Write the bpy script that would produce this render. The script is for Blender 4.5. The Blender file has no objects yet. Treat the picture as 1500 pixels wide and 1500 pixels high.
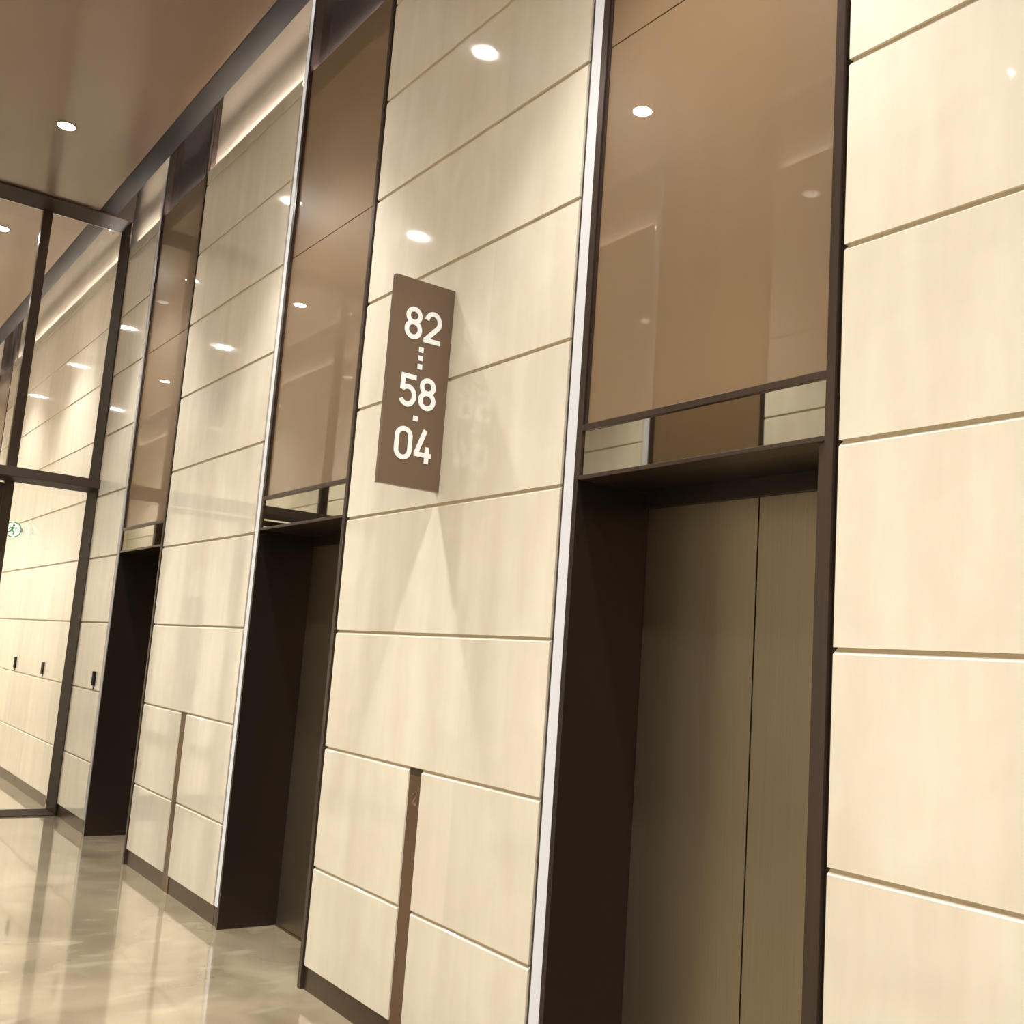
import bpy, bmesh, math, random
from mathutils import Matrix, Vector
random.seed(7)
SC = bpy.context.scene
COL = SC.collection

# ------------------------------------------------------------------ dimensions (metres)
W = 3.25            # corridor width: lift wall at y=0, opposite wall at y=-W
CEIL = 5.82         # brown ceiling
ZC = 5.52           # top of the stone slabs, start of the cove
ZTOP = 6.45
HEAD = 2.41         # height of the lift openings
REC = 0.37          # depth of the lift recess
BAYS = [(-3.197, -1.892), (-6.355, -5.043), (-9.53, -8.212), (-17.65, -16.44)]
XP = -10.86         # glass plane of the partition
XF = -10.48         # front edge of the partition portal
XNEAR, XFAR = 3.6, -21.5
PIERS = [(-1.892, XNEAR), (-5.043, -3.197), (-8.212, -6.355), (-16.44, -9.53), (XFAR, -17.65)]
SLOTS = {1: (-4.175, -4.062), 2: (-7.345, -7.228)}

# ------------------------------------------------------------------ materials
def new_mat(name):
    m = bpy.data.materials.new(name); m.use_nodes = True
    nt = m.node_tree; b = nt.nodes['Principled BSDF']
    return m, nt, b

def simple(name, col, rough=0.5, metal=0.0, spec=0.5, coat=0.0, coat_rough=0.03, bump=0.0, streak=None, var=0.0, vscale=6.0):
    m, nt, b = new_mat(name)
    b.inputs['Base Color'].default_value = (*col, 1)
    b.inputs['Roughness'].default_value = rough
    b.inputs['Metallic'].default_value = metal
    b.inputs['Specular IOR Level'].default_value = spec
    b.inputs['Coat Weight'].default_value = coat
    b.inputs['Coat Roughness'].default_value = coat_rough
    if var or streak:
        geo = nt.nodes.new('ShaderNodeNewGeometry'); mp = nt.nodes.new('ShaderNodeMapping')
        mp.inputs['Scale'].default_value = streak or (1, 1, 1)
        nt.links.new(geo.outputs['Position'], mp.inputs['Vector'])
        n = nt.nodes.new('ShaderNodeTexNoise'); n.inputs['Scale'].default_value = vscale; n.inputs['Detail'].default_value = 4
        nt.links.new(mp.outputs[0], n.inputs['Vector'])
        r = nt.nodes.new('ShaderNodeValToRGB')
        r.color_ramp.elements[0].position = .3; r.color_ramp.elements[1].position = .7
        r.color_ramp.elements[0].color = (*[c * (1 - var) for c in col], 1)
        r.color_ramp.elements[1].color = (*[min(1, c * (1 + var)) for c in col], 1)
        nt.links.new(n.outputs['Fac'], r.inputs[0]); nt.links.new(r.outputs[0], b.inputs['Base Color'])
        if bump:
            bp = nt.nodes.new('ShaderNodeBump'); bp.inputs['Strength'].default_value = bump; bp.inputs['Distance'].default_value = .002
            nt.links.new(n.outputs['Fac'], bp.inputs['Height']); nt.links.new(bp.outputs[0], b.inputs['Normal'])
    return m

def emis(name, col, strength, base=.8):
    m, nt, b = new_mat(name)
    b.inputs['Base Color'].default_value = (base, base, base, 1)
    b.inputs['Emission Color'].default_value = (*col, 1)
    b.inputs['Emission Strength'].default_value = strength
    return m

def stone_mat():
    """cream polished stone slabs: a tone per slab, soft upright drifts and cloudy veins"""
    m, nt, b = new_mat('cream_stone')
    N = nt.nodes.new; L = nt.links.new
    geo = N('ShaderNodeNewGeometry')
    # slab index: floor(z / 0.6), and the pier through a coarse x cell
    sep = N('ShaderNodeSeparateXYZ'); L(geo.outputs['Position'], sep.inputs[0])
    zi = N('ShaderNodeMath'); zi.operation = 'MULTIPLY'; zi.inputs[1].default_value = 1 / .6; L(sep.outputs['Z'], zi.inputs[0])
    zf = N('ShaderNodeMath'); zf.operation = 'FLOOR'; L(zi.outputs[0], zf.inputs[0])
    xi = N('ShaderNodeMath'); xi.operation = 'MULTIPLY_ADD'; xi.inputs[1].default_value = 1 / 3.165; xi.inputs[2].default_value = .2; L(sep.outputs['X'], xi.inputs[0])
    xf = N('ShaderNodeMath'); xf.operation = 'FLOOR'; L(xi.outputs[0], xf.inputs[0])
    cb = N('ShaderNodeCombineXYZ'); L(zf.outputs[0], cb.inputs[0]); L(xf.outputs[0], cb.inputs[1])
    wn = N('ShaderNodeTexWhiteNoise'); wn.noise_dimensions = '3D'; L(cb.outputs[0], wn.inputs['Vector'])
    off = N('ShaderNodeVectorMath'); off.operation = 'SCALE'; off.inputs['Scale'].default_value = 13.0; L(wn.outputs['Color'], off.inputs[0])
    ad = N('ShaderNodeVectorMath'); ad.operation = 'ADD'; L(geo.outputs['Position'], ad.inputs[0]); L(off.outputs[0], ad.inputs[1])
    mp = N('ShaderNodeMapping'); mp.inputs['Scale'].default_value = (2.8, 2.8, .45); L(ad.outputs[0], mp.inputs['Vector'])
    n1 = N('ShaderNodeTexNoise'); n1.inputs['Scale'].default_value = 2.2; n1.inputs['Detail'].default_value = 5; n1.inputs['Roughness'].default_value = .55
    L(mp.outputs[0], n1.inputs['Vector'])
    n2 = N('ShaderNodeTexNoise'); n2.inputs['Scale'].default_value = 3.5; n2.inputs['Detail'].default_value = 6; n2.inputs['Distortion'].default_value = 1.2
    L(ad.outputs[0], n2.inputs['Vector'])
    r1 = N('ShaderNodeValToRGB'); L(n1.outputs['Fac'], r1.inputs[0])
    r1.color_ramp.elements[0].position = .32; r1.color_ramp.elements[1].position = .68
    r1.color_ramp.elements[0].color = STONE_A; r1.color_ramp.elements[1].color = STONE_B
    r2 = N('ShaderNodeValToRGB'); L(n2.outputs['Fac'], r2.inputs[0])
    r2.color_ramp.elements[0].position = .35; r2.color_ramp.elements[1].position = .7
    r2.color_ramp.elements[0].color = STONE_C; r2.color_ramp.elements[1].color = STONE_B
    mx = N('ShaderNodeMixRGB'); mx.inputs[0].default_value = .4; L(r1.outputs[0], mx.inputs[1]); L(r2.outputs[0], mx.inputs[2])
    tone = N('ShaderNodeMapRange'); tone.inputs['To Min'].default_value = .955; tone.inputs['To Max'].default_value = 1.02; L(wn.outputs['Value'], tone.inputs['Value'])
    mu = N('ShaderNodeVectorMath'); mu.operation = 'SCALE'; L(mx.outputs[0], mu.inputs[0]); L(tone.outputs[0], mu.inputs['Scale'])
    L(mu.outputs[0], b.inputs['Base Color'])
    b.inputs['Roughness'].default_value = .55
    b.inputs['Specular IOR Level'].default_value = .3
    b.inputs['Coat Weight'].default_value = 1.0; b.inputs['Coat Roughness'].default_value = .05; b.inputs['Coat IOR'].default_value = 1.5
    # a very slight waviness of the polish
    n3 = N('ShaderNodeTexNoise'); n3.inputs['Scale'].default_value = 3.0; L(geo.outputs['Position'], n3.inputs['Vector'])
    bp = N('ShaderNodeBump'); bp.inputs['Strength'].default_value = .06; bp.inputs['Distance'].default_value = .004
    L(n3.outputs['Fac'], bp.inputs['Height']); L(bp.outputs[0], b.inputs['Coat Normal'])
    return m

STONE_A = (.68, .612, .485, 1)
STONE_B = (.82, .762, .635, 1)
STONE_C = (.73, .668, .535, 1)

def floor_mat():
    m, nt, b = new_mat('polished_marble_floor')
    N = nt.nodes.new; L = nt.links.new
    geo = N('ShaderNodeNewGeometry')
    n1 = N('ShaderNodeTexNoise'); n1.inputs['Scale'].default_value = 1.8; n1.inputs['Detail'].default_value = 3; n1.inputs['Roughness'].default_value = .5; n1.inputs['Distortion'].default_value = .6
    L(geo.outputs['Position'], n1.inputs['Vector'])
    r1 = N('ShaderNodeValToRGB'); L(n1.outputs['Fac'], r1.inputs[0])
    e = r1.color_ramp.elements
    e[0].position = .30; e[0].color = (.195, .155, .098, 1); e[1].position = .72; e[1].color = (.34, .28, .185, 1)
    # pale blotches
    n2 = N('ShaderNodeTexNoise'); n2.inputs['Scale'].default_value = 9; n2.inputs['Detail'].default_value = 0.5; n2.inputs['Distortion'].default_value = .2
    mp = N('ShaderNodeMapping'); mp.inputs['Scale'].default_value = (1, .45, 1); mp.inputs['Rotation'].default_value = (0, 0, .6)
    L(geo.outputs['Position'], mp.inputs['Vector']); L(mp.outputs[0], n2.inputs['Vector'])
    r2 = N('ShaderNodeValToRGB'); L(n2.outputs['Fac'], r2.inputs[0])
    r2.color_ramp.elements[0].position = .60; r2.color_ramp.elements[1].position = .74
    r2.color_ramp.elements[0].color = (0, 0, 0, 1); r2.color_ramp.elements[1].color = (.3, .3, .3, 1)
    mx = N('ShaderNodeMixRGB'); L(r2.outputs[0], mx.inputs[0]); L(r1.outputs[0], mx.inputs[1]); mx.inputs[2].default_value = (.45, .39, .29, 1)
    L(mx.outputs[0], b.inputs['Base Color'])
    b.inputs['Roughness'].default_value = .08; b.inputs['Specular IOR Level'].default_value = .5
    b.inputs['IOR'].default_value = 1.6
    b.inputs['Coat Weight'].default_value = .6; b.inputs['Coat Roughness'].default_value = .04
    return m

def glass_mat(name, tint=(.97, .97, .96), refl_ior=1.5, rough=0.0):
    m = bpy.data.materials.new(name); m.use_nodes = True
    nt = m.node_tree; nt.nodes.clear(); N = nt.nodes.new; L = nt.links.new
    out = N('ShaderNodeOutputMaterial'); mix = N('ShaderNodeMixShader'); tr = N('ShaderNodeBsdfTransparent'); gl = N('ShaderNodeBsdfGlossy'); fr = N('ShaderNodeFresnel')
    tr.inputs[0].default_value = (*tint, 1); gl.inputs['Roughness'].default_value = rough; gl.inputs[0].default_value = (1, 1, 1, 1)
    fr.inputs[0].default_value = refl_ior
    L(fr.outputs[0], mix.inputs[0]); L(tr.outputs[0], mix.inputs[1]); L(gl.outputs[0], mix.inputs[2]); L(mix.outputs[0], out.inputs[0])
    return m

M = {}
M['stone'] = stone_mat()
M['grout'] = simple('joint_backing', (.58, .50, .37), .8)
M['floor'] = floor_mat()
M['ceiling'] = simple('brown_ceiling_panel', (.25, .166, .125), .38, 0, .5, coat=.5, coat_rough=.16, var=.05, streak=(.6, 2, 1), vscale=1.5)
M['trim'] = simple('dark_trim', (.016, .0145, .0135), .7, 0, .2)
M['frame'] = simple('dark_bronze_metal', (.075, .053, .042), .28, .6, var=.08, streak=(20, 20, .6), vscale=3)
M['skirt'] = simple('skirting_bronze', (.10, .072, .048), .28, .6)
M['portal'] = simple('portal_metal', (.045, .031, .023), .6, 0, .2)
M['jamb'] = simple('jamb_metal', (.045, .033, .026), .3, .6)
M['door'] = simple('brushed_bronze_steel', (.32, .27, .195), .36, .92, var=.05, streak=(60, 60, .5), vscale=4, bump=.05)
M['bronze'] = simple('bronze_lacquered_glass', (.19, .123, .064), .35, .0, .5, coat=1.0, coat_rough=.015, var=.05, streak=(1.2, 1, .25), vscale=2)
M['cove_dark'] = simple('cove_dark_gloss', (.06, .045, .04), .18, .0, .5, coat=.7, coat_rough=.05)
M['cove_back'] = simple('cove_back_plaster', (.50, .42, .33), .6)
M['mirror'] = simple('tinted_mirror', (.40, .385, .33), .02, 1.0)
M['sign'] = simple('sign_brown', (.17, .115, .078), .35, .3, coat=.3, coat_rough=.2)
M['white'] = simple('white_lettering', (.95, .97, .98), .5)
M['slot'] = simple('slot_bronze', (.17, .105, .06), .3, .55)
M['glyph'] = simple('faint_engraving', (.27, .19, .14), .4, .3)
M['black'] = simple('black_plastic', (.007, .006, .006), .6, 0, .2)
M['darkgap'] = simple('seam_dark', (.012, .01, .008), .6)
M['glass'] = glass_mat('clear_glass')
M['lens'] = emis('downlight_lens', (1, .95, .88), 170.0)
M['strip'] = emis('light_strip_diffuser', (1, .98, .97), .30, .42)
M['strip_dim'] = emis('light_strip_diffuser_dim', (1, .97, .93), .42, .35)
M['strip_faint'] = emis('light_strip_diffuser_faint', (1, .97, .93), .12, .3)
M['cove_led'] = emis('cove_led', (1, .94, .88), 230.0)
M['cove_led2'] = emis('cove_led_upper', (1, .90, .76), 22.0)
M['can'] = simple('downlight_ring', (.25, .2, .17), .3, .5)
M['green'] = simple('exit_green', (.03, .30, .14), .5)
M['signwhite'] = emis('exit_sign_face', (.85, 1, .9), .55)

# ------------------------------------------------------------------ mesh helpers
class MB:
    """collects boxes / prisms in world coordinates; build() makes one object whose origin is `org`"""
    def __init__(s): s.bm = bmesh.new()
    def box(s, x0, x1, y0, y1, z0, z1):
        vs = [s.bm.verts.new(p) for p in [(x0, y0, z0), (x1, y0, z0), (x1, y1, z0), (x0, y1, z0), (x0, y0, z1), (x1, y0, z1), (x1, y1, z1), (x0, y1, z1)]]
        for f in [(0, 3, 2, 1), (4, 5, 6, 7), (0, 1, 5, 4), (1, 2, 6, 5), (2, 3, 7, 6), (3, 0, 4, 7)]:
            s.bm.faces.new([vs[i] for i in f])
        return s
    def prism(s, pts, axis, a, b):
        """2-D outline extruded along axis from a to b; pts are in the two other axes, in order"""
        def P(p, t):
            if axis == 'x': return (t, p[0], p[1])
            if axis == 'y': return (p[0], t, p[1])
            return (p[0], p[1], t)
        A = [s.bm.verts.new(P(p, a)) for p in pts]; Bv = [s.bm.verts.new(P(p, b)) for p in pts]
        s.bm.faces.new(A); s.bm.faces.new(Bv[::-1])
        n = len(pts)
        for i in range(n): s.bm.faces.new([A[i], A[(i + 1) % n], Bv[(i + 1) % n], Bv[i]])
        return s
    def disc(s, cx, cy, z0, z1, r, n=40):
        return s.prism([(cx + r * math.cos(2 * math.pi * i / n), cy + r * math.sin(2 * math.pi * i / n)) for i in range(n)], 'z', z0, z1)
    def ring(s, cx, cy, z0, z1, r0, r1, n=40):
        bm = s.bm; R = []
        for (r, z) in ((r0, z0), (r1, z0), (r1, z1), (r0, z1)):
            R.append([bm.verts.new((cx + r * math.cos(2 * math.pi * i / n), cy + r * math.sin(2 * math.pi * i / n), z)) for i in range(n)])
        for k in range(4):
            for i in range(n):
                bm.faces.new([R[k][i], R[k][(i + 1) % n], R[(k + 1) % 4][(i + 1) % n], R[(k + 1) % 4][i]])
        return s
    def ribbon(s, pts, w, x0, x1, closed=False):
        """a stroke of width w along pts (y,z), as a plate from x0 to x1"""
        s.k = getattr(s, 'k', 0) + 1; x1 = x1 + .0004 * s.k; x0 = x0 + .00005 * s.k
        n = len(pts); Lp, Rp = [], []
        for i in range(n):
            if closed: a, c = pts[(i - 1) % n], pts[(i + 1) % n]
            else: a, c = pts[max(i - 1, 0)], pts[min(i + 1, n - 1)]
            p = Vector(pts[i])
            if closed or 0 < i < n - 1:
                d1 = (p - Vector(a)); d2 = (Vector(c) - p)
                d1 = d1.normalized() if d1.length > 1e-9 else d2.normalized(); d2 = d2.normalized() if d2.length > 1e-9 else d1
                t = (d1 + d2).normalized(); k = 1 / max(.5, t.dot(d1))
            else:
                t = (Vector(c) - Vector(a)).normalized(); k = 1
            nn = Vector((-t.y, t.x)) * w / 2 * k
            Lp.append(p + nn); Rp.append(p - nn)
        m = n if closed else n - 1
        V = {}
        for key, arr in (('L', Lp), ('R', Rp)):
            for j, x in enumerate((x0, x1)): V[key, j] = [s.bm.verts.new((x, q.x, q.y)) for q in arr]
        for i in range(m):
            j = (i + 1) % n
            s.bm.faces.new([V['L', 0][i], V['L', 0][j], V['R', 0][j], V['R', 0][i]])
            s.bm.faces.new([V['R', 1][i], V['R', 1][j], V['L', 1][j], V['L', 1][i]])
            s.bm.faces.new([V['L', 1][i], V['L', 1][j], V['L', 0][j], V['L', 0][i]])
            s.bm.faces.new([V['R', 0][i], V['R', 0][j], V['R', 1][j], V['R', 1][i]])
        if not closed:
            for i in (0, n - 1): s.bm.faces.new([V['L', 0][i], V['R', 0][i], V['R', 1][i], V['L', 1][i]])
        return s
    def build(s, name, m, parent=None, org=None, bevel=0, smooth=False):
        if org is None: org = parent_org(parent)
        org = Vector(org)
        bmesh.ops.translate(s.bm, verts=s.bm.verts, vec=-org)
        bmesh.ops.recalc_face_normals(s.bm, faces=s.bm.faces)
        me = bpy.data.meshes.new(name); s.bm.to_mesh(me); s.bm.free()
        if smooth:
            for p in me.polygons: p.use_smooth = True
        me.materials.append(m)
        o = bpy.data.objects.new(name, me); COL.objects.link(o)
        if parent is None: o.location = org
        else:
            o.parent = parent; o.location = org - parent_org(parent)
        if bevel:
            md = o.modifiers.new('bevel', 'BEVEL'); md.width = bevel; md.segments = 2; md.limit_method = 'ANGLE'
        return o

def parent_org(p):
    v = Vector((0, 0, 0))
    while p is not None: v += p.location; p = p.parent
    return v

def thing(name, loc, label, cat, group=None):
    o = bpy.data.objects.new(name, None); COL.objects.link(o); o.location = loc; o.empty_display_size = .2
    o['label'] = label; o['category'] = cat
    if group: o['group'] = group
    return o

def struct(o, label=None):
    o['kind'] = 'structure'
    if label: o['label'] = label
    return o

def mirror_y(o):
    """mirror an object's mesh about the corridor's middle plane (used for the opposite wall)"""
    for v in o.data.vertices: v.co.y = -v.co.y
    o.data.flip_normals()

# ------------------------------------------------------------------ stone cladding
def slab(mb, x0, x1, z0, z1, chamfer=.016, gap=.0045):
    """one stone slab, front at y=0, 20 mm thick, top edge chamfered"""
    a, b = z0 + gap / 2, z1 - gap / 2
    if z1 > 5.45: chamfer = .001
    mb.prism([(0, a), (.012, a), (.025, a), (.025, b), (chamfer, b), (0, b - chamfer)], 'x', x0, x1)

def cladding(mb, x0, x1, slot=None):
    zs = [.115, .6, 1.2, 1.8, 2.4, 3.0, 3.6, 4.2, 4.8, 5.4, ZC]
    for i in range(len(zs) - 1):
        if slot and zs[i + 1] <= 1.21:
            slab(mb, x0, slot[0], zs[i], zs[i + 1]); slab(mb, slot[1], x1, zs[i], zs[i + 1])
        else: slab(mb, x0, x1, zs[i], zs[i + 1])

INS_R = .003     # the light strip and its frame take this much at a pier's right edge
def build_wall(side):
    """side: +1 lift wall, -1 the opposite wall"""
    y0 = 0 if side > 0 else -W
    org = (0, y0, 0)
    mb = MB()
    for (x0, x1) in PIERS:
        mb.box(x0 + .01, x1 - .01, .009, .6, .117, 5.44); mb.box(x0 + .01, x1 - .01, .03, .6, 0, .117)           # solid pier core behind the slabs
    mb.box(XFAR, XNEAR, .42, .6, HEAD + .2, 5.44)              # wall above the lift openings
    name = 'wall_right' if side > 0 else 'wall_left'
    w = mb.build(name, M['grout'], None, (0, 0, 0))
    kids = []
    mb = MB()
    for i, (x0, x1) in enumerate(PIERS):
        xr = x1 - (INS_R if i in (1, 2, 3, 4) else 0)
        cladding(mb, x0 + .002, xr, SLOTS.get(i) if side > 0 else None)
    kids.append(mb.build('stone_cladding', M['stone'], w))
    mb = MB()
    for (x0, x1) in PIERS: mb.box(x0 - .1, x1 - .1, .05, .2, 5.4, ZTOP)
    kids.append(mb.build('cove_back', M['cove_back'], w))
    mb = MB(); mb.box(XFAR, XNEAR, .0, .2, ZTOP, ZTOP + .05)
    kids.append(mb.build('cove_lid', M['cove_dark'], w))
    objs = [w] + kids
    if side < 0:
        # the bays of the opposite wall, seen only as reflections
        for nm, mat, fn in (
            ('bay_panel', M['bronze'], lambda m, a, b: m.box(a + .03, b - .03, .015, .04, 2.62, ZC)),
            ('bay_mirror', M['mirror'], lambda m, a, b: m.box(a + .05, b - .05, .02, .04, HEAD + .01, 2.6)),
            ('bay_frame', M['frame'], lambda m, a, b: (m.box(a, a + .045, -.002, .1, 0, ZTOP), m.box(b - .045, b, -.002, .1, 0, ZTOP), m.box(a + .045, b - .045, -.002, .1, 2.6, 2.62), m.box(a + .045, b - .045, 0, .1, HEAD - .01, HEAD + .01))),
            ('bay_jamb', M['jamb'], lambda m, a, b: (m.box(a, a + .03, .1, REC, 0, HEAD), m.box(b - .03, b, .1, REC, 0, HEAD), m.box(a, b, .1, REC, HEAD, HEAD + .02), m.box(a - .1, b - .1, .05, .15, ZC, ZTOP))),
            ('bay_door', M['door'], lambda m, a, b: m.box(a + .03, b - .03, REC, REC + .03, 0, HEAD)),
        ):
            m_ = MB()
            for (a, b) in BAYS: fn(m_, a + .085, b)
            kids.append(m_.build(nm, mat, w))
        m_ = MB()
        for (a, b) in BAYS: m_.box(a + .02, a + .085, 0.0, .03, .115, ZTOP)
        kids.append(m_.build('light_strip', M['strip'], w))
        objs = [w] + kids
        for o in objs: mirror_y(o)
        w.location.y = -W
    struct(w)
    return w

wall_r = build_wall(1)
wall_l = build_wall(-1)

# skirting boards
def skirting(side):
    mb = MB()
    for i, (x0, x1) in enumerate(PIERS): mb.box(x0, x1 - (.0 if i == 0 else .005), .012, .03, 0, .117)
    o = mb.build('baseboard_right' if side > 0 else 'baseboard_left', M['skirt'], None, (0, 0, 0))
    if side < 0: mirror_y(o); o.location.y = -W
    return struct(o)
skirting(1); skirting(-1)

# floor, ceiling, end walls
struct(MB().box(XFAR, XNEAR, -W - .6, .6, -.12, 0).build('floor', M['floor'], None, (0, 0, 0)))
struct(MB().box(XFAR, XNEAR, -W + .33, -.33, CEIL, CEIL + .08).build('ceiling', M['ceiling'], None, (0, 0, 0)))
mb = MB().box(XFAR, XNEAR, -W - .6, .6, ZTOP + .05, ZTOP + .2)
struct(mb.build('ceiling', M['trim'], None, (0, 0, 0)))
# dark shadow-gap trim along both edges of the ceiling, with a lip that hides the upper light
struct(MB().prism([(-.33, CEIL - .004), (-.17, CEIL - .004), (-.17, CEIL + .10), (-.185, CEIL + .10), (-.185, CEIL + .02), (-.33, CEIL + .02)], 'x', XFAR, XNEAR).build('trim_1', M['trim'], None, (0, 0, 0)))
struct(MB().prism([(-W + .33, CEIL - .004), (-W + .17, CEIL - .004), (-W + .17, CEIL + .10), (-W + .185, CEIL + .10), (-W + .185, CEIL + .02), (-W + .33, CEIL + .02)], 'x', XFAR, XNEAR).build('trim_2', M['trim'], None, (0, 0, 0)))
struct(MB().box(XFAR - .1, XFAR, -W - .6, .6, 0, ZTOP + .05).build('wall_far', M['stone'], None, (XFAR, 0, 0)))
struct(MB().box(XNEAR, XNEAR + .1, -W - .6, .6, 0, ZTOP + .05).build('wall_near', M['stone'], None, (XNEAR, 0, 0)))

# ------------------------------------------------------------------ cove light lines
def cove_light(x0, x1, side, label, label2):
    mb = MB().box(x0, x1, .026, .042, 5.490, 5.505)
    o = mb.build('cove_light', M['cove_led'], None, ((x0 + x1) / 2, 0, 5.455))
    mb = MB().box(x0, x1, -.22, -.195, CEIL + .085, CEIL + .105)
    p = mb.build('cove_light', M['cove_led2'], None, ((x0 + x1) / 2, 0, CEIL + .085))
    if side < 0:
        for q in (o, p): mirror_y(q); q.location.y = -W - q.location.y
    for q, l in ((o, label), (p, label2)):
        q['label'] = l; q['category'] = 'light'
cove_light(-10.4, XNEAR - .1, 1, 'cove light line behind the top of the stone wall in front of the glass partition', 'upper cove light line on the dark ceiling trim in front of the glass partition')
cove_light(XFAR + .1, -10.95, 1, 'cove light line behind the top of the stone wall beyond the glass partition', 'upper cove light line on the dark ceiling trim beyond the glass partition')
for (a, b, l) in ((-10.4, XNEAR - .1, 'in front of the glass partition'), (XFAR + .1, -10.95, 'beyond the glass partition')):
    o = MB().box(a, b, .026, .042, 5.490, 5.505).build('cove_light', M['cove_led'], None, ((a + b) / 2, 0, 5.455))
    mirror_y(o); o.location.y = -W
    o['label'] = 'cove light line of the opposite wall ' + l; o['category'] = 'light'

# ------------------------------------------------------------------ lifts
LIFT_LABEL = ['nearest elevator entrance, right of the numbered sign, with its double doors fully in view',
              'second elevator entrance, just left of the numbered sign, doors seen at a slant',
              'third elevator entrance, narrow dark recess just right of the glass partition',
              'farthest elevator entrance, a sliver seen through the glass partition']
for i, (a, b) in enumerate(BAYS):
    cx = (a + b) / 2
    t = thing('elevator_entrance', (cx, 0, 0), LIFT_LABEL[i], 'elevator', 'elevator entrances along the wall')
    fw = .045
    MB().prism([(a + .085, HEAD), (a + .120, HEAD), (a + .120, ZTOP), (a + .085, ZTOP)], 'y', -.004, .07).build('frame_post', M['frame'], t)
    MB().box(a + .085, a + .111, -.004, REC + .02, 0, HEAD).build('jamb', M['jamb'], t)
    # the right post: an outer leg and a slightly set-back inner leg
    MB().prism([(b - .045, -.006), (b - .014, -.006), (b - .012, .012), (b - .001, .012), (b - .001, .10), (b - .045, .10)], 'z', 0, ZTOP).build('frame_post', M['frame'], t)
    MB().box(b - .075, b - .045, .008, .10, 0, HEAD).build('frame_lining', M['frame'], t)
    gx0, gx1 = a + .120, b - .045
    # overhead bronze glass in two sheets, with a fine bright bead at the left
    MB().box(gx0 + .012, gx1, .012, .03, 2.622, 4.197).build('glass_overpanel', M['bronze'], t)
    MB().box(gx0 + .012, gx1, .012, .03, 4.203, ZC).build('glass_overpanel', M['bronze'], t)
    MB().box(gx0, gx0 + .012, .006, .03, 2.622, ZC).build('edge_bead', M['frame'], t)
    MB().box(a - .1, b - .1, .05, .15, 5.4, ZTOP).build('cove_panel', M['cove_dark'], t)
    MB().box(gx0, gx1, -.006, .10, 2.597, 2.622).build('header_rail', M['frame'], t, bevel=.002)
    MB().box(gx0, gx1, -.006, .10, HEAD - .005, HEAD + .012).build('header_rail', M['frame'], t, bevel=.002)
    MB().box(gx0, gx1, .004, .02, HEAD + .012, 2.597).build('mirror_strip', M['mirror'], t)
    # recess lining
    MB().box(b - .045, b - .02, .10, REC, 0, HEAD).build('jamb', M['jamb'], t)
    MB().box(a + .112, b - .045, .02, REC + .03, HEAD - .0, HEAD + .03).build('soffit', M['jamb'], t)
    x0, x1 = a + .112, b - .04
    MB().box(x0, x1, REC - .02, REC + .02, HEAD - .065, HEAD).build('door_header', M['jamb'], t)
    s = x0 + (x1 - x0) * (.5 if i else .52)
    s = (x0 + x1) / 2
    for (p, q) in ((x0, s - .003), (s + .003, x1)):
        MB().box(p, q, REC, REC + .025, .008, HEAD - .065).build('door_panel', M['door'], t, bevel=.0015)
    MB().box(s - .01, s + .01, REC + .026, REC + .03, 0, HEAD - .065).build('door_seam', M['darkgap'], t)
    MB().box(x0, x1, .36, REC + .12, .0, .006).build('sill', M['slot'], t)
    # light strip on the pier's right edge: a thing of its own
    l = ['tall white light strip left of the nearest elevator, right of the numbered sign',
         'thin white light strip left of the second elevator',
         'faint narrow light strip left of the third elevator, near the glass partition',
         'light strip beside the farthest elevator beyond the glass partition'][i]
    ls = thing('light_strip', (a + .05, 0, 0), l, 'light', 'upright light strips beside the elevators')
    MB().box(a + .020, a + .083, .001, .02, .12, ZTOP).build('diffuser', M['strip'] if i == 0 else M['strip_dim'] if i == 1 else M['strip_faint'], ls)
    MB().box(a + .003, a + .020, .006, .03, .118, ZTOP).build('channel', M['frame'], ls)
    MB().box(a + .003, a + .083, .02, .034, .118, ZTOP).build('channel', M['frame'], ls)
    MB().box(a + .003, a + .083, .012, .034, 0, .118).build('foot_plate', M['skirt'], ls)

# ------------------------------------------------------------------ call panels (bronze slots at the pier foot)
def glyph(mb, cx, cz, s):
    """small mark engraved on the slot: shaped like a 2"""
    pts = [(-.5, .62), (-.36, .9), (0, 1), (.36, .9), (.5, .6), (.36, .25), (-.5, -.95), (.5, -.95)]
    P = [(cx + x * s, cz + z * s) for x, z in pts]
    for i in range(len(P) - 1):
        (x0, z0), (x1, z1) = P[i], P[i + 1]
        d = Vector((x1 - x0, z1 - z0)); n = Vector((-d.y, d.x)).normalized() * s * .17; e = d.normalized() * s * .1
        mb.prism([(x0 - e.x + n.x, z0 - e.y + n.y), (x1 + e.x + n.x, z1 + e.y + n.y), (x1 + e.x - n.x, z1 + e.y - n.y), (x0 - e.x - n.x, z0 - e.y - n.y)], 'y', .0065, .0105)
for i, (a, b) in SLOTS.items():
    c = (a + b) / 2
    t = thing('call_panel', (c, 0, 0), ['', 'upright bronze call panel set in the stone pier under the numbered sign', 'upright bronze call panel in the pier between second and third elevator'][i], 'elevator call panel', 'bronze call panels')
    MB().box(a, b, .0075, .03, .0, 1.165).build('plate', M['slot'], t)
    MB().box(a, b, .0085, .03, 1.165, 1.197).build('painted_top_shade', M['skirt'], t)  # shade at the slot's top, put in as a band of darker bronze
    mb = MB(); glyph(mb, c + .0, 1.068, .028); mb.build('engraved_mark', M['glyph'], t)

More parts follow.
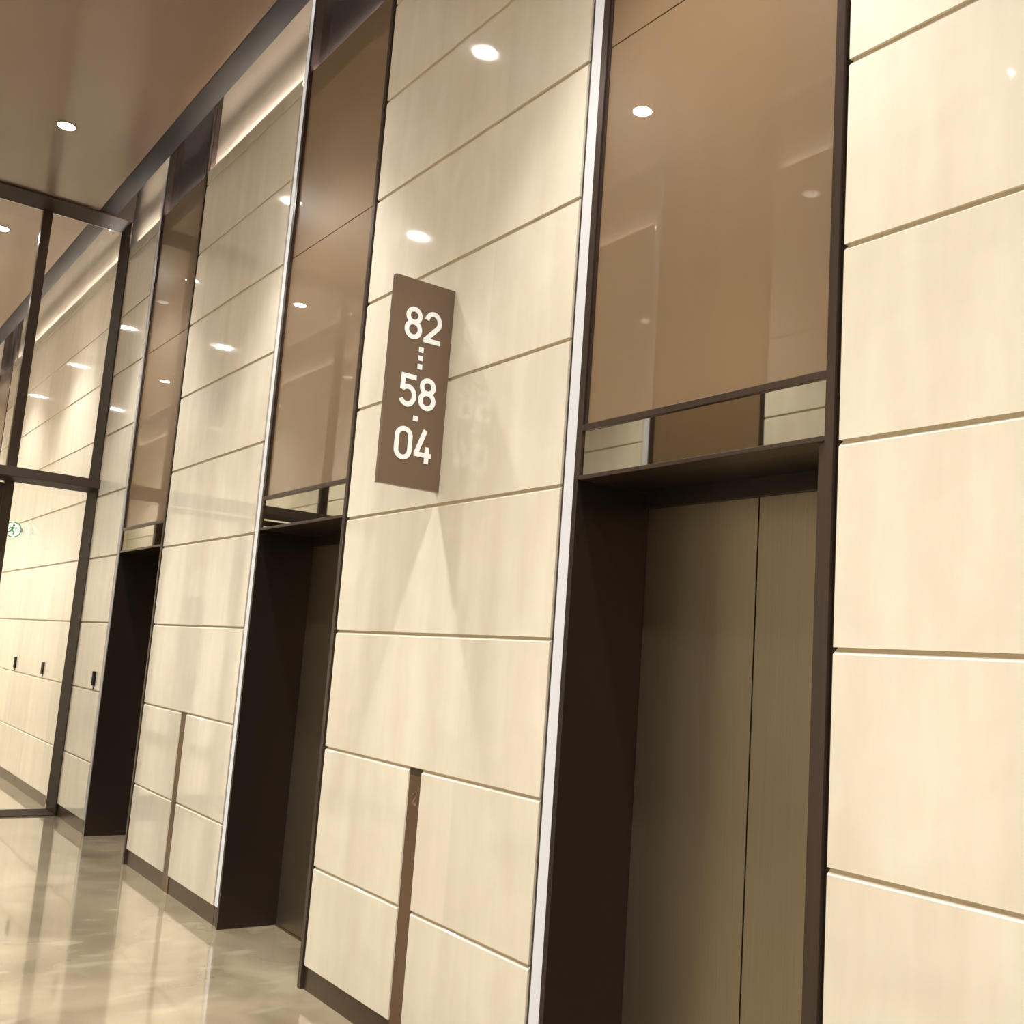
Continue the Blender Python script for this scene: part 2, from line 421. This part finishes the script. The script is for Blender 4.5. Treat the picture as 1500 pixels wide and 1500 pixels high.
# ------------------------------------------------------------------ the numbered sign
SX = -4.117
t = thing('direction_sign', (SX, 0, 2.45), 'brown blade sign with white numbers 82, 58 and 04 projecting from the stone pier', 'sign')
MB().box(SX - .03, SX, -.322, 0, 2.452, 3.43).build('sign_board', M['sign'], t, bevel=.002)
def arc(cy, cz, ry, rz, a0, a1, n=18):
    return [(cy + ry * math.cos(math.radians(a0 + (a1 - a0) * k / n)), cz + rz * math.sin(math.radians(a0 + (a1 - a0) * k / n))) for k in range(n + 1)]
H = .155; WD = .092; SW = .0225
def digit(ch, y, z):
    """stroke outlines in a cell: y is the digit's centre, z its foot"""
    h = H - SW; w = (WD - SW) / 2; z0 = z + SW / 2; x0 = SX + .0005; x1 = SX + .003
    mb = MB()
    if ch == '8':
        rt = h * .235; rb = h * .265
        mb.ribbon(arc(y, z0 + h - rt, w * .90, rt, 0, 360, 36)[:-1], SW, x0, x1, True)
        mb.ribbon(arc(y, z0 + rb, w * 1.0, rb, 0, 360, 36)[:-1], SW, x0, x1, True)
    elif ch == '0':
        r = w
        mb.ribbon(arc(y, z0 + h - r, r, r, 0, 180) + arc(y, z0 + r, r, r, 180, 360), SW, x0, x1, True)
    elif ch == '2':
        r = h * .30
        mb.ribbon(arc(y, z0 + h - r, w, r, 172, -32) + [(y - w * .98, z0 + .004), (y - w * .98, z0), (y + w * 1.12, z0)][:1], SW, x0, x1)
        mb.ribbon([(y - w * 1.3, z0), (y + w * 1.3, z0)], SW, x0, x1)
    elif ch == '5':
        r = h * .315
        mb.ribbon([(y + w * 1.15, z0 + h), (y - w * 1.05, z0 + h)], SW, x0, x1)
        mb.ribbon([(y - w * .8, z0 + h + SW / 2), (y - w * .86, z0 + h * .50)], SW, x0, x1)
        mb.ribbon([(y - w * .86, z0 + h * .50 )] + arc(y - .001, z0 + r, w * 1.02, r, 122, -155), SW, x0, x1)
    elif ch == '4':
        mb.ribbon([(y + w * .22, z0 + h + SW / 2), (y - w * .98, z0 + h * .22)], SW, x0, x1)
        mb.ribbon([(y - w * 1.28, z0 + h * .205), (y + w * 1.35, z0 + h * .205)], SW, x0, x1)
        mb.ribbon([(y + w * .66, z0 + h * .50), (y + w * .66, z0 - SW / 2)], SW, x0, x1)
    mb.build('number', M['white'], t)
for txt, zf in (('82', 3.141), ('58', 2.820), ('04', 2.573)):
    digit(txt[0], -.211, zf); digit(txt[1], -.107, zf)
for z in (3.1005, 3.0605, 3.0200, 2.774):
    MB().box(SX + .0005, SX + .003, -.171, -.147, z - .012, z + .012).build('dot', M['white'], t)

# ------------------------------------------------------------------ glass partition across the corridor
t = thing('glass_partition', (XP, -W / 2, 0), 'glass partition with dark metal frame crossing the corridor on the left', 'glass partition')
TZ0, TZ1 = 3.07, 3.158
fr = MB()
fr.box(XP, XF, -.012, 0, 0, CEIL)                       # lining on the lift wall
fr.box(XP, XF, -W, -W + .012, 0, CEIL)
fr.box(XP, XF, -W + .17, -.17, CEIL - .022, CEIL - .005)        # lining on the ceiling
fr.box(XP, XF, -.17, -.0, CEIL - .022, ZTOP)
fr.box(XP, XF, -W, -W + .17, CEIL - .022, ZTOP)
fr.build('portal_lining', M['portal'], t)
MB().box(XP, XF, -W + .012, -.012, 0, .012).build('threshold', M['portal'], t)
MB().box(-10.86, -10.425, -W, 0, TZ0, TZ1).build('transom', M['portal'], t, bevel=.003)
muls = [-.73, -W + .73]
for y in muls: MB().box(XP - .04, XP + .04, y - .045, y + .045, 0, CEIL - .02).build('mullion', M['frame'], t, bevel=.002)
for (y0, y1) in ((-.775 + .085, -.012), (-W + .775, -.775), (-W + .012, -W + .685)):
    MB().box(XP - .006, XP + .006, y0, y1, TZ1, CEIL - .022).build('glass_pane', M['glass'], t)
for (y0, y1) in ((-.69, -.012), (-W + .012, -W + .69)):
    MB().box(XP - .006, XP + .006, y0, y1, .012, TZ0).build('glass_pane', M['glass'], t)
for (y0, y1) in ((-W / 2 + .004, -.778), (-W + .778, -W / 2 - .004)):
    fr = MB(); s = .06
    for q in (y0, y1 - s): fr.box(XP - .025, XP + .025, q, q + s, .02, TZ0 - .02)
    fr.box(XP - .025, XP + .025, y0 + s, y1 - s, .02, .12); fr.box(XP - .025, XP + .025, y0 + s, y1 - s, TZ0 - .08, TZ0 - .02)
    d = fr.build('door_leaf', M['frame'], t)
    MB().box(XP - .005, XP + .005, y0 + s, y1 - s, .12, TZ0 - .08).build('glass_pane', M['glass'], d)

# ------------------------------------------------------------------ card readers, round exit sign
for x, l in ((-9.727, 'black card reader just in front of the glass partition, rightmost of the three'),
             (-11.80, 'black card reader on the wall beyond the glass partition, middle of the three'),
             (-13.26, 'farthest black card reader, leftmost of the three on the wall')):
    t = thing('card_reader', (x, 0, 1.235), l, 'card reader', 'black card readers on the wall')
    MB().box(x - .038, x + .038, -.018, 0, 1.237, 1.362).build('reader_body', M['black'], t, bevel=.004)
    MB().box(x - .028, x + .028, -.0195, -.018, 1.31, 1.345).build('reader_screen', M['darkgap'], t)
    MB().box(x - .010, x + .010, -.006, 0, 1.205, 1.237).build('reader_mount', M['skirt'], t)
t = thing('exit_sign', (-14.0, 0, 2.78), 'small round green and white exit sign on the wall beyond the glass partition', 'sign')
def wheel(cy, cz, r, n=32): return [(cy + r * math.cos(2 * math.pi * k / n), cz + r * math.sin(2 * math.pi * k / n)) for k in range(n)]
MB().prism(wheel(-.105, 2.886, .10), 'x', -14.015, -14.0).build('sign_disc', M['signwhite'], t)
MB().ribbon(wheel(-.105, 2.886, .092), .012, -14.0, -13.997, True).build('sign_rim', M['green'], t)
mb = MB()
mb.prism(wheel(-.10, 2.938, .014, 16), 'x', -14.0, -13.996)
mb.ribbon([(-.105, 2.918), (-.12, 2.875)], .022, -14.0, -13.996)
mb.ribbon([(-.12, 2.875), (-.09, 2.855), (-.10, 2.825)], .014, -14.0, -13.996)
mb.ribbon([(-.12, 2.875), (-.145, 2.85), (-.165, 2.85)], .014, -14.0, -13.996)
mb.ribbon([(-.105, 2.915), (-.075, 2.90), (-.06, 2.915)], .011, -14.0, -13.996)
mb.ribbon([(-.105, 2.915), (-.14, 2.905), (-.15, 2.885)], .011, -14.0, -13.996)
mb.build('running_figure', M['green'], t)
MB().box(-14.012, -14.003, -.012, 0, 2.86, 2.91).build('wall_bracket', M['skirt'], t)

# ------------------------------------------------------------------ downlights
POW = 520.0; SPILL = 190.0
XS = [.62, -2.52, -5.66, -8.89, -11.755, -14.3, -17.0, -19.9]
NAMES = ['behind the viewpoint', 'over the nearest elevator', 'over the second elevator', 'over the third elevator', 'first beyond the glass partition', 'second beyond the glass partition', 'third beyond the glass partition', 'farthest beyond the glass partition']
for j, (y, rn) in enumerate(((-1.0, 'in the ceiling row beside the elevator wall'), (-2.28, 'in the ceiling row beside the opposite wall'))):
    for x, n in zip([q + .17 * j for q in XS], NAMES):
        t = thing('downlight', (x, y, CEIL), f'round recessed downlight {n}, {rn}', 'ceiling light', 'recessed downlights in the brown ceiling')
        MB().ring(x, y, CEIL - .006, CEIL + .0, .068, .084).build('trim_ring', M['can'], t)
        MB().disc(x, y, CEIL - .004, CEIL - .001, .068).build('lens', M['lens'], t)
        ld = bpy.data.lights.new('downlight_beam', 'SPOT'); ld.energy = POW * (1.15 if x < -11 else 1.0)
        ld.spot_size = math.radians(84); ld.spot_blend = .55; ld.shadow_soft_size = .08; ld.color = (1, .98, .955)
        lo = bpy.data.objects.new('downlight_beam', ld); COL.objects.link(lo); lo.parent = t; lo.location = (0, 0, -.02)
        ls_ = bpy.data.lights.new('downlight_spill', 'SPOT'); ls_.energy = SPILL * (1.15 if x < -11 else 1.0); ls_.color = (1, .98, .955)
        ls_.spot_size = math.radians(112); ls_.spot_blend = .9; ls_.shadow_soft_size = .09
        lq = bpy.data.objects.new('downlight_spill', ls_); COL.objects.link(lq); lq.parent = t; lq.location = (0, 0, -.025)

# ------------------------------------------------------------------ world, camera, view
w = bpy.data.worlds.new('world'); SC.world = w; w.use_nodes = True
w.node_tree.nodes['Background'].inputs[0].default_value = (1, .93, .85, 1)
w.node_tree.nodes['Background'].inputs[1].default_value = .02

cd = bpy.data.cameras.new('camera'); cam = bpy.data.objects.new('camera', cd); COL.objects.link(cam)
cd.sensor_fit = 'HORIZONTAL'; cd.sensor_width = 36; cd.lens = 36.6815; cd.clip_start = .02; cd.clip_end = 100
R = Matrix(((.582037, .075731, .809628), (.809938, -.142573, -.568923), (.072346, .986883, -.14432)))
cam.matrix_world = Matrix.Translation((0, -2.46966, 1.688)) @ R.to_4x4()
SC.camera = cam
SC.view_settings.view_transform = 'Standard'; SC.view_settings.look = 'None'
SC.view_settings.exposure = 0.09; SC.view_settings.gamma = 1.0
SC.view_settings.use_curve_mapping = False
SC.cycles.max_bounces = 10; SC.cycles.diffuse_bounces = 5; SC.cycles.glossy_bounces = 5; SC.cycles.transparent_max_bounces = 12
SC.cycles.sample_clamp_indirect = 6.0
